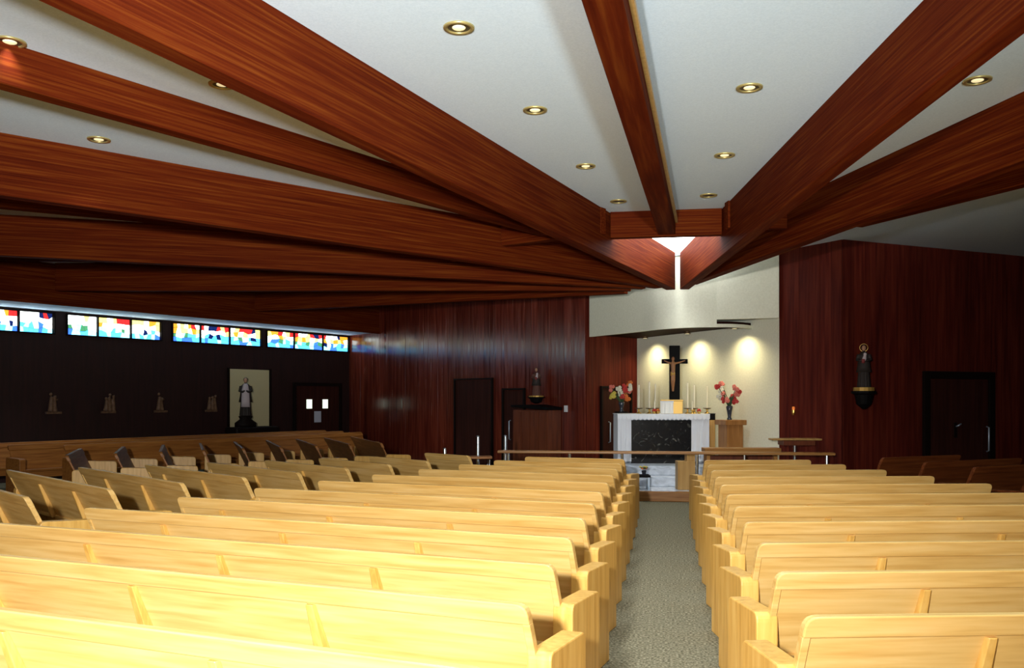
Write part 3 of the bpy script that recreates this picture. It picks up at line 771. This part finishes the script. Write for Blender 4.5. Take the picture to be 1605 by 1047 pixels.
# ------------------------------------------------------------------ niche with statue
n0, n1 = on_line(358, WA, WD), on_line(421, WA, WD)
ni = empty('wall_niche', WA + WD * n0, wrz, 'tall cream niche panel set in the dark wall under the stained glass', 'niche')
NL = n1 - n0
MB().bx(0, NL, -.02, -.004, .5, 2.53).build('back_panel', M['niche'], ni)
MB().bx(-.05, 0, -.06, -.004, .5, 2.56).build('side_frame', M['frame_dark'], ni); MB().bx(NL, NL + .05, -.06, -.004, .5, 2.56).build('side_frame', M['frame_dark'], ni)
wnr = Vector((WD.y, -WD.x, 0))
def statue(name, loc, rz, label, h, robe, mantle, extra=None, halo=False, child=False, front=None):
    """robed standing figure of height h, facing local -y"""
    s = h / 1.7
    t = empty(name, loc, rz, label, 'statue')
    b = MB()
    b.lathe([(.27, 0), (.27, .05), (.235, .4), (.20, .8), (.19, 1.0), (.205, 1.2), (.20, 1.32), (.12, 1.42), (.055, 1.46), (.052, 1.52)], n=18, sy=.72)
    for e in (-1, 1):
        b.tube([(e * .19, 0, 1.34), (e * .25, -.04, 1.12), (e * .12, -.20, 1.08), (e * .03, -.24, 1.14)], [.075, .07, .055, .035])
    for k in range(7):
        a = -1.3 + k * .43
        b.tube([(.25 * math.sin(a), -.19 * math.cos(a), .02), (.18 * math.sin(a), -.14 * math.cos(a), 1.0)], [.03, .012], 6)
    b.v = [(x * s, y * s, z * s) for x, y, z in b.v]
    fuse(b.build('robed_body', M[robe], t), .022 * s)
    hd = MB(); hd.ball((0, -.01, 1.60), (.085, .10, .115)); hd.ball((0, -.11, 1.59), (.016, .022, .025), 8, 6)
    hd.v = [(x * s, y * s, z * s) for x, y, z in hd.v]; fuse(hd.build('head', M['skin'], t), .012 * s)
    hr = MB(); hr.ball((0, .035, 1.625), (.10, .095, .115)); hr.v = [(x * s, y * s, z * s) for x, y, z in hr.v]
    hr.build('hair', M['hair'], t, smooth=True)
    m = MB()
    m.lathe([(.30, .62), (.245, .9), (.215, 1.2), (.21, 1.34), (.10, 1.45)], n=18, sy=.74)
    m.v = [(x * s, (y + .03) * s, z * s) for x, y, z in m.v]
    m.build('mantle', M[mantle], t, smooth=True)
    if front:
        m = MB(); m.lathe([(.20, .40), (.185, .7), (.165, 1.15), (.11, 1.40), (.06, 1.46)], n=16, sy=.6)
        m.v = [(x * s, (y - .12) * s, z * s) for x, y, z in m.v]; m.build('surplice', M[front], t, smooth=True)
    if halo:
        pts = [(.155 * math.cos(a), .05, 1.62 + .155 * math.sin(a)) for a in [2 * math.pi * i / 24 for i in range(25)]]
        hm = MB().tube(pts, .012, 6); hm.v = [(x * s, y * s, z * s) for x, y, z in hm.v]; hm.build('halo', M['gold'], t)
    if child:
        c = MB(); c.ball((.05, -.22, 1.34), .07); c.tube([(.05, -.22, 1.28), (.02, -.24, 1.15), (-.02, -.26, 1.04)], [.06, .085, .06]); c.v = [(x * s, y * s, z * s) for x, y, z in c.v]
        fuse(c.build('held_child', M['robe_pale'], t), .02 * s)
        c = MB(); c.tube([(-.0, -.26, 1.14), (-.03, -.27, .98)], [.075, .06]); c.v = [(x * s, y * s, z * s) for x, y, z in c.v]
        c.build('child_robe', M['robe_red'], t, smooth=True)
    return t
sp_ = WA + WD * on_line(369, WA, WD) + wnr * .40
ped = empty('niche_plinth', (sp_.x, sp_.y, 0), wrz, 'dark rounded plinth standing before the cream niche panel', 'plinth')
MB().bx(-.5, .9, -.28, .24, 0, 1.02).build('base_block', M['frame_dark'], ped, .06, 3)
MB().lathe([(.30, 1.02), (.30, 1.12), (.16, 1.22), (.2, 1.3)], (0, 0, 0), 16, 1, .8).build('rock', M['frame_dark'], ped, smooth=True)
statue('niche_statue', (sp_.x, sp_.y, 1.305), math.atan2(-sp_.x, sp_.y), 'robed statue in pale surplice standing before the cream niche panel', .98, 'robe_dark', 'robe_dark', front='robe_pale')
# stations of the cross
for i, px in enumerate((81, 167, 249, 328)):
    p = WA + WD * on_line(px, WA, WD) + wnr * .09
    q = empty('station_relief', (p.x, p.y, 1.62), wrz, 'small carved wall relief of figures on the dark wall, %s from the cream niche' % count_word(3 - i), 'relief', 'carved reliefs on the stained-glass wall')
    MB().bx(-.17, .17, -.02, .05, -.20, -.15).build('ledge', M['plaque'], q, .005)
    m = MB(); rr = random.Random(i)
    for k in range(2 + i % 2):
        x = -.08 + .09 * k; hh = rr.uniform(.28, .42)
        m.tube([(x, -.01, -.15), (x + rr.uniform(-.03, .03), -.02, -.15 + hh * .8)], [.06, .035], 8); m.ball((x, -.03, -.15 + hh * .95), .038, 8, 6)
    m.tube([(-.1, -.02, .05), (.08, -.02, .12)], .018, 6)
    fuse(m.build('figures', M['plaque'], q), .015)
# wall statues on brackets
def to_nave(p): return math.atan2(-p.x, p.y)
def bracket(loc, rz, label, k=1.0):
    t = empty('statue_bracket', loc, rz, label, 'bracket')
    MB().lathe([(.03, -.36 * k), (.12, -.28 * k), (.15, -.12 * k), (.20, -.10 * k), (.20, -.06 * k)], n=16).build('corbel', M['black'], t)
    MB().lathe([(.17, -.06 * k), (.17, 0)], n=16).build('gilt_band', M['gold'], t)
    return t
lw = Vector((LD.y, -LD.x, 0))
p = FAR + LD * tl(853) + lw * .24; lrz = math.atan2(LD.y, LD.x)
bracket((p.x, p.y, 1.82), lrz, 'dark bracket under the statue above the wooden cabinet', .5)
statue('wall_statue', (p.x, p.y, 1.82), to_nave(p), 'painted statue on a bracket above the wooden cabinet', .62, 'robe_brown', 'robe_dark', child=True)
rw = Vector((RD.y, -RD.x, 0)); rrz = math.atan2(RD.y, RD.x)
p = CR + RD * on_line(1337, CR, RD) + rw * .24
bracket((p.x, p.y, 1.94), rrz, 'dark bracket with gilt band under the haloed statue')
statue('wall_statue', (p.x, p.y, 1.94), to_nave(p), 'dark robed haloed statue holding a child on the red panelled wall', .70, 'robe_dark', 'robe_dark', halo=True, child=True)
# wooden cabinet below the statue
c0, c1 = tl(826), tl(881)
cb_ = empty('shrine_cabinet', FAR + LD * c0, lrz, 'brown panelled wooden cabinet with dark curved top against the panelled wall', 'cabinet')
CW = c1 - c0
MB().bx(0, CW, -.42, -.03, 0, 1.50).build('body', M['cabinet'], cb_, .008)
for i in range(4):
    MB().bx(CW * i / 4 + .01, CW * (i + 1) / 4 - .01, -.435, -.42, .05, 1.45).build('plank', M['cabinet'], cb_, .004)
tp = [(-.04, 1.56), (CW + .04, 1.50), (CW + .04, 1.56), (CW * .6, 1.62), (-.04, 1.61)]
MB().prism([(x, -.46, z) for x, z in tp], [(x, -.03, z) for x, z in tp]).build('top_board', M['black'], cb_, .006)
p = FAR + LD * tl(889) + lw * .04
sw = tag(MB().bx(-.05, .05, -.01, .01, -.07, .07).build('wall_switch', M['cloth']), 'small white wall plate beside the wooden cabinet', 'wall plate'); sw.location = (p.x, p.y, 1.53); sw.rotation_euler = (0, 0, lrz)
# amber lamp on the right return wall
AD = (CR - W1).normalized(); p = W1 + AD * on_line(1248, W1, AD) + Vector((AD.y, -AD.x, 0)) * .07
am = empty('sanctuary_lamp', (p.x, p.y, 1.50), math.atan2(AD.y, AD.x), 'tiny amber sanctuary lamp on the red panelled wall by the cream wall', 'lamp')
MB().lathe([(.02, -.04), (.03, 0), (.03, .05)], n=12).build('cup', M['brass'], am); MB().lathe([(.024, .05), (.026, .09), (.018, .11)], n=12).build('glass', M['orange_glass'], am); MB().bx(-.012, .012, 0, .05, -.02, .02).build('arm', M['brass'], am)

# ------------------------------------------------------------------ small furniture by the rail
def stanchion(px, d, ztop, label, tip=False):
    p = at(px, 700, d)
    t = empty('stanchion', (p.x, p.y, 0), 0, label, 'post', 'chrome posts beside the rail')
    MB().lathe([(.10, 0), (.10, .015), (.03, .03)], n=16).build('base', M['chrome'], t)
    MB().lathe([(.028, .03), (.028, ztop)], n=12).build('post', M['chrome'], t)
    MB().ball((0, 0, ztop + .012), (.03, .03, .018)).build('cap', M['chrome'], t, smooth=True)
    return t
stanchion(749, 15.9, 1.07, 'chrome stanchion standing apart before the tall dark doorway')
stanchion(792, 15.8, 1.08, 'chrome stanchion behind the end of the communion rail')
stanchion(697, 15.0, .90, 'short chrome post beside the pew end near the tubular bench')
# tubular bench
p = at(730, 700, 15.4)
bn = empty('kneeling_bench', (p.x, p.y, 0), .25, 'low kneeling bench on chrome tube legs near the end of the rail', 'bench')
MB().bx(-.45, .45, -.16, .16, .72, .76).build('board', M['oak_brown'], bn, .008)
for s in (-1, 1):
    MB().tube([(s * .40, 0, 0), (s * .40, 0, .72)], .022, 10).build('leg', M['chrome'], bn, smooth=True)
    MB().tube([(s * .38, 0, .62), (s * .08, 0, .28)], .016, 8).build('brace', M['chrome'], bn, smooth=True)
MB().tube([(-.40, 0, .28), (.40, 0, .28)], .016, 8).build('stretcher', M['chrome'], bn, smooth=True)
# credence table by the right return wall
p = at(1246, 687, 15.35)
ct = empty('credence_table', (p.x, p.y, .155), YAW, 'small pale-topped side table on a chrome post beside the cream wall', 'table')
MB().bx(-.42, .42, -.14, .14, p.z - .185, p.z - .155).build('table_top', M['tan_wood'], ct, .006)
MB().bx(-.25, .30, -.16, .16, p.z - .27, p.z - .19).build('drawer', M['cabinet'], ct, .006)
MB().lathe([(.15, 0), (.15, .02), (.03, .04), (.03, p.z - .27)], n=14).build('post', M['chrome'], ct)
p = at(1165, 704, 15.5)
kb = empty('kneeler_board', (p.x, p.y, .172), YAW, 'brown wooden kneeling desk behind the rail before the flower pedestal', 'kneeler')
MB().bx(-.70, .62, -.14, .14, .66, .73).build('desk_top', M['rail_wood'], kb, .01); MB().bx(-.66, -.60, -.12, .12, 0, .66).build('leg', M['rail_wood'], kb); MB().bx(.50, .56, -.12, .12, 0, .66).build('leg', M['rail_wood'], kb)
MB().bx(-.60, .50, -.015, .015, .35, .60).build('front_board', M['cabinet'], kb)
p = at(1074, 740, 15.75)
tbx = empty('wooden_stand', (p.x, p.y, .155), YAW, 'plain tan wooden stand at the altar steps beside the aisle opening', 'stand')
MB().bx(-.155, .155, -.12, .12, 0, .50).build('body', M['tan_wood'], tbx, .006); MB().bx(.01, .155, -.10, .12, .50, .66).build('upright', M['tan_wood'], tbx, .006)
p = at(1003, 744, 15.75)
st = empty('low_stool', (p.x, p.y, .155), YAW, 'low dark stool on the sanctuary floor beside the aisle opening', 'stool')
MB().bx(-.17, .17, -.13, .13, p.z - .195, p.z - .155).build('stool_top', M['black'], st, .005)
for sx in (-1, 1):
    for sy in (-1, 1):
        MB().bx(sx * .14 - .015, sx * .14 + .015, sy * .10 - .015, sy * .10 + .015, 0, p.z - .195).build('leg', M['steel'], st)
pt = empty('flower_pot', (p.x + .07, p.y, p.z), 0, 'small pot of reddish flowers standing on the low dark stool', 'flowers')
MB().lathe([(.03, 0), (.045, .07), (.04, .075)], n=12).build('pot', M['glass_vase'], pt)
for i in range(9):
    a = i * .7; r_ = .03 + .045 * ((i * 5) % 9) / 9
    MB().ball((r_ * math.cos(a), r_ * math.sin(a), .11 + .015 * (i % 3)), (.028, .028, .016), 8, 6).build('bloom', M[['orange_petal', 'leaf', 'yellow_petal'][i % 3]], pt, smooth=True)
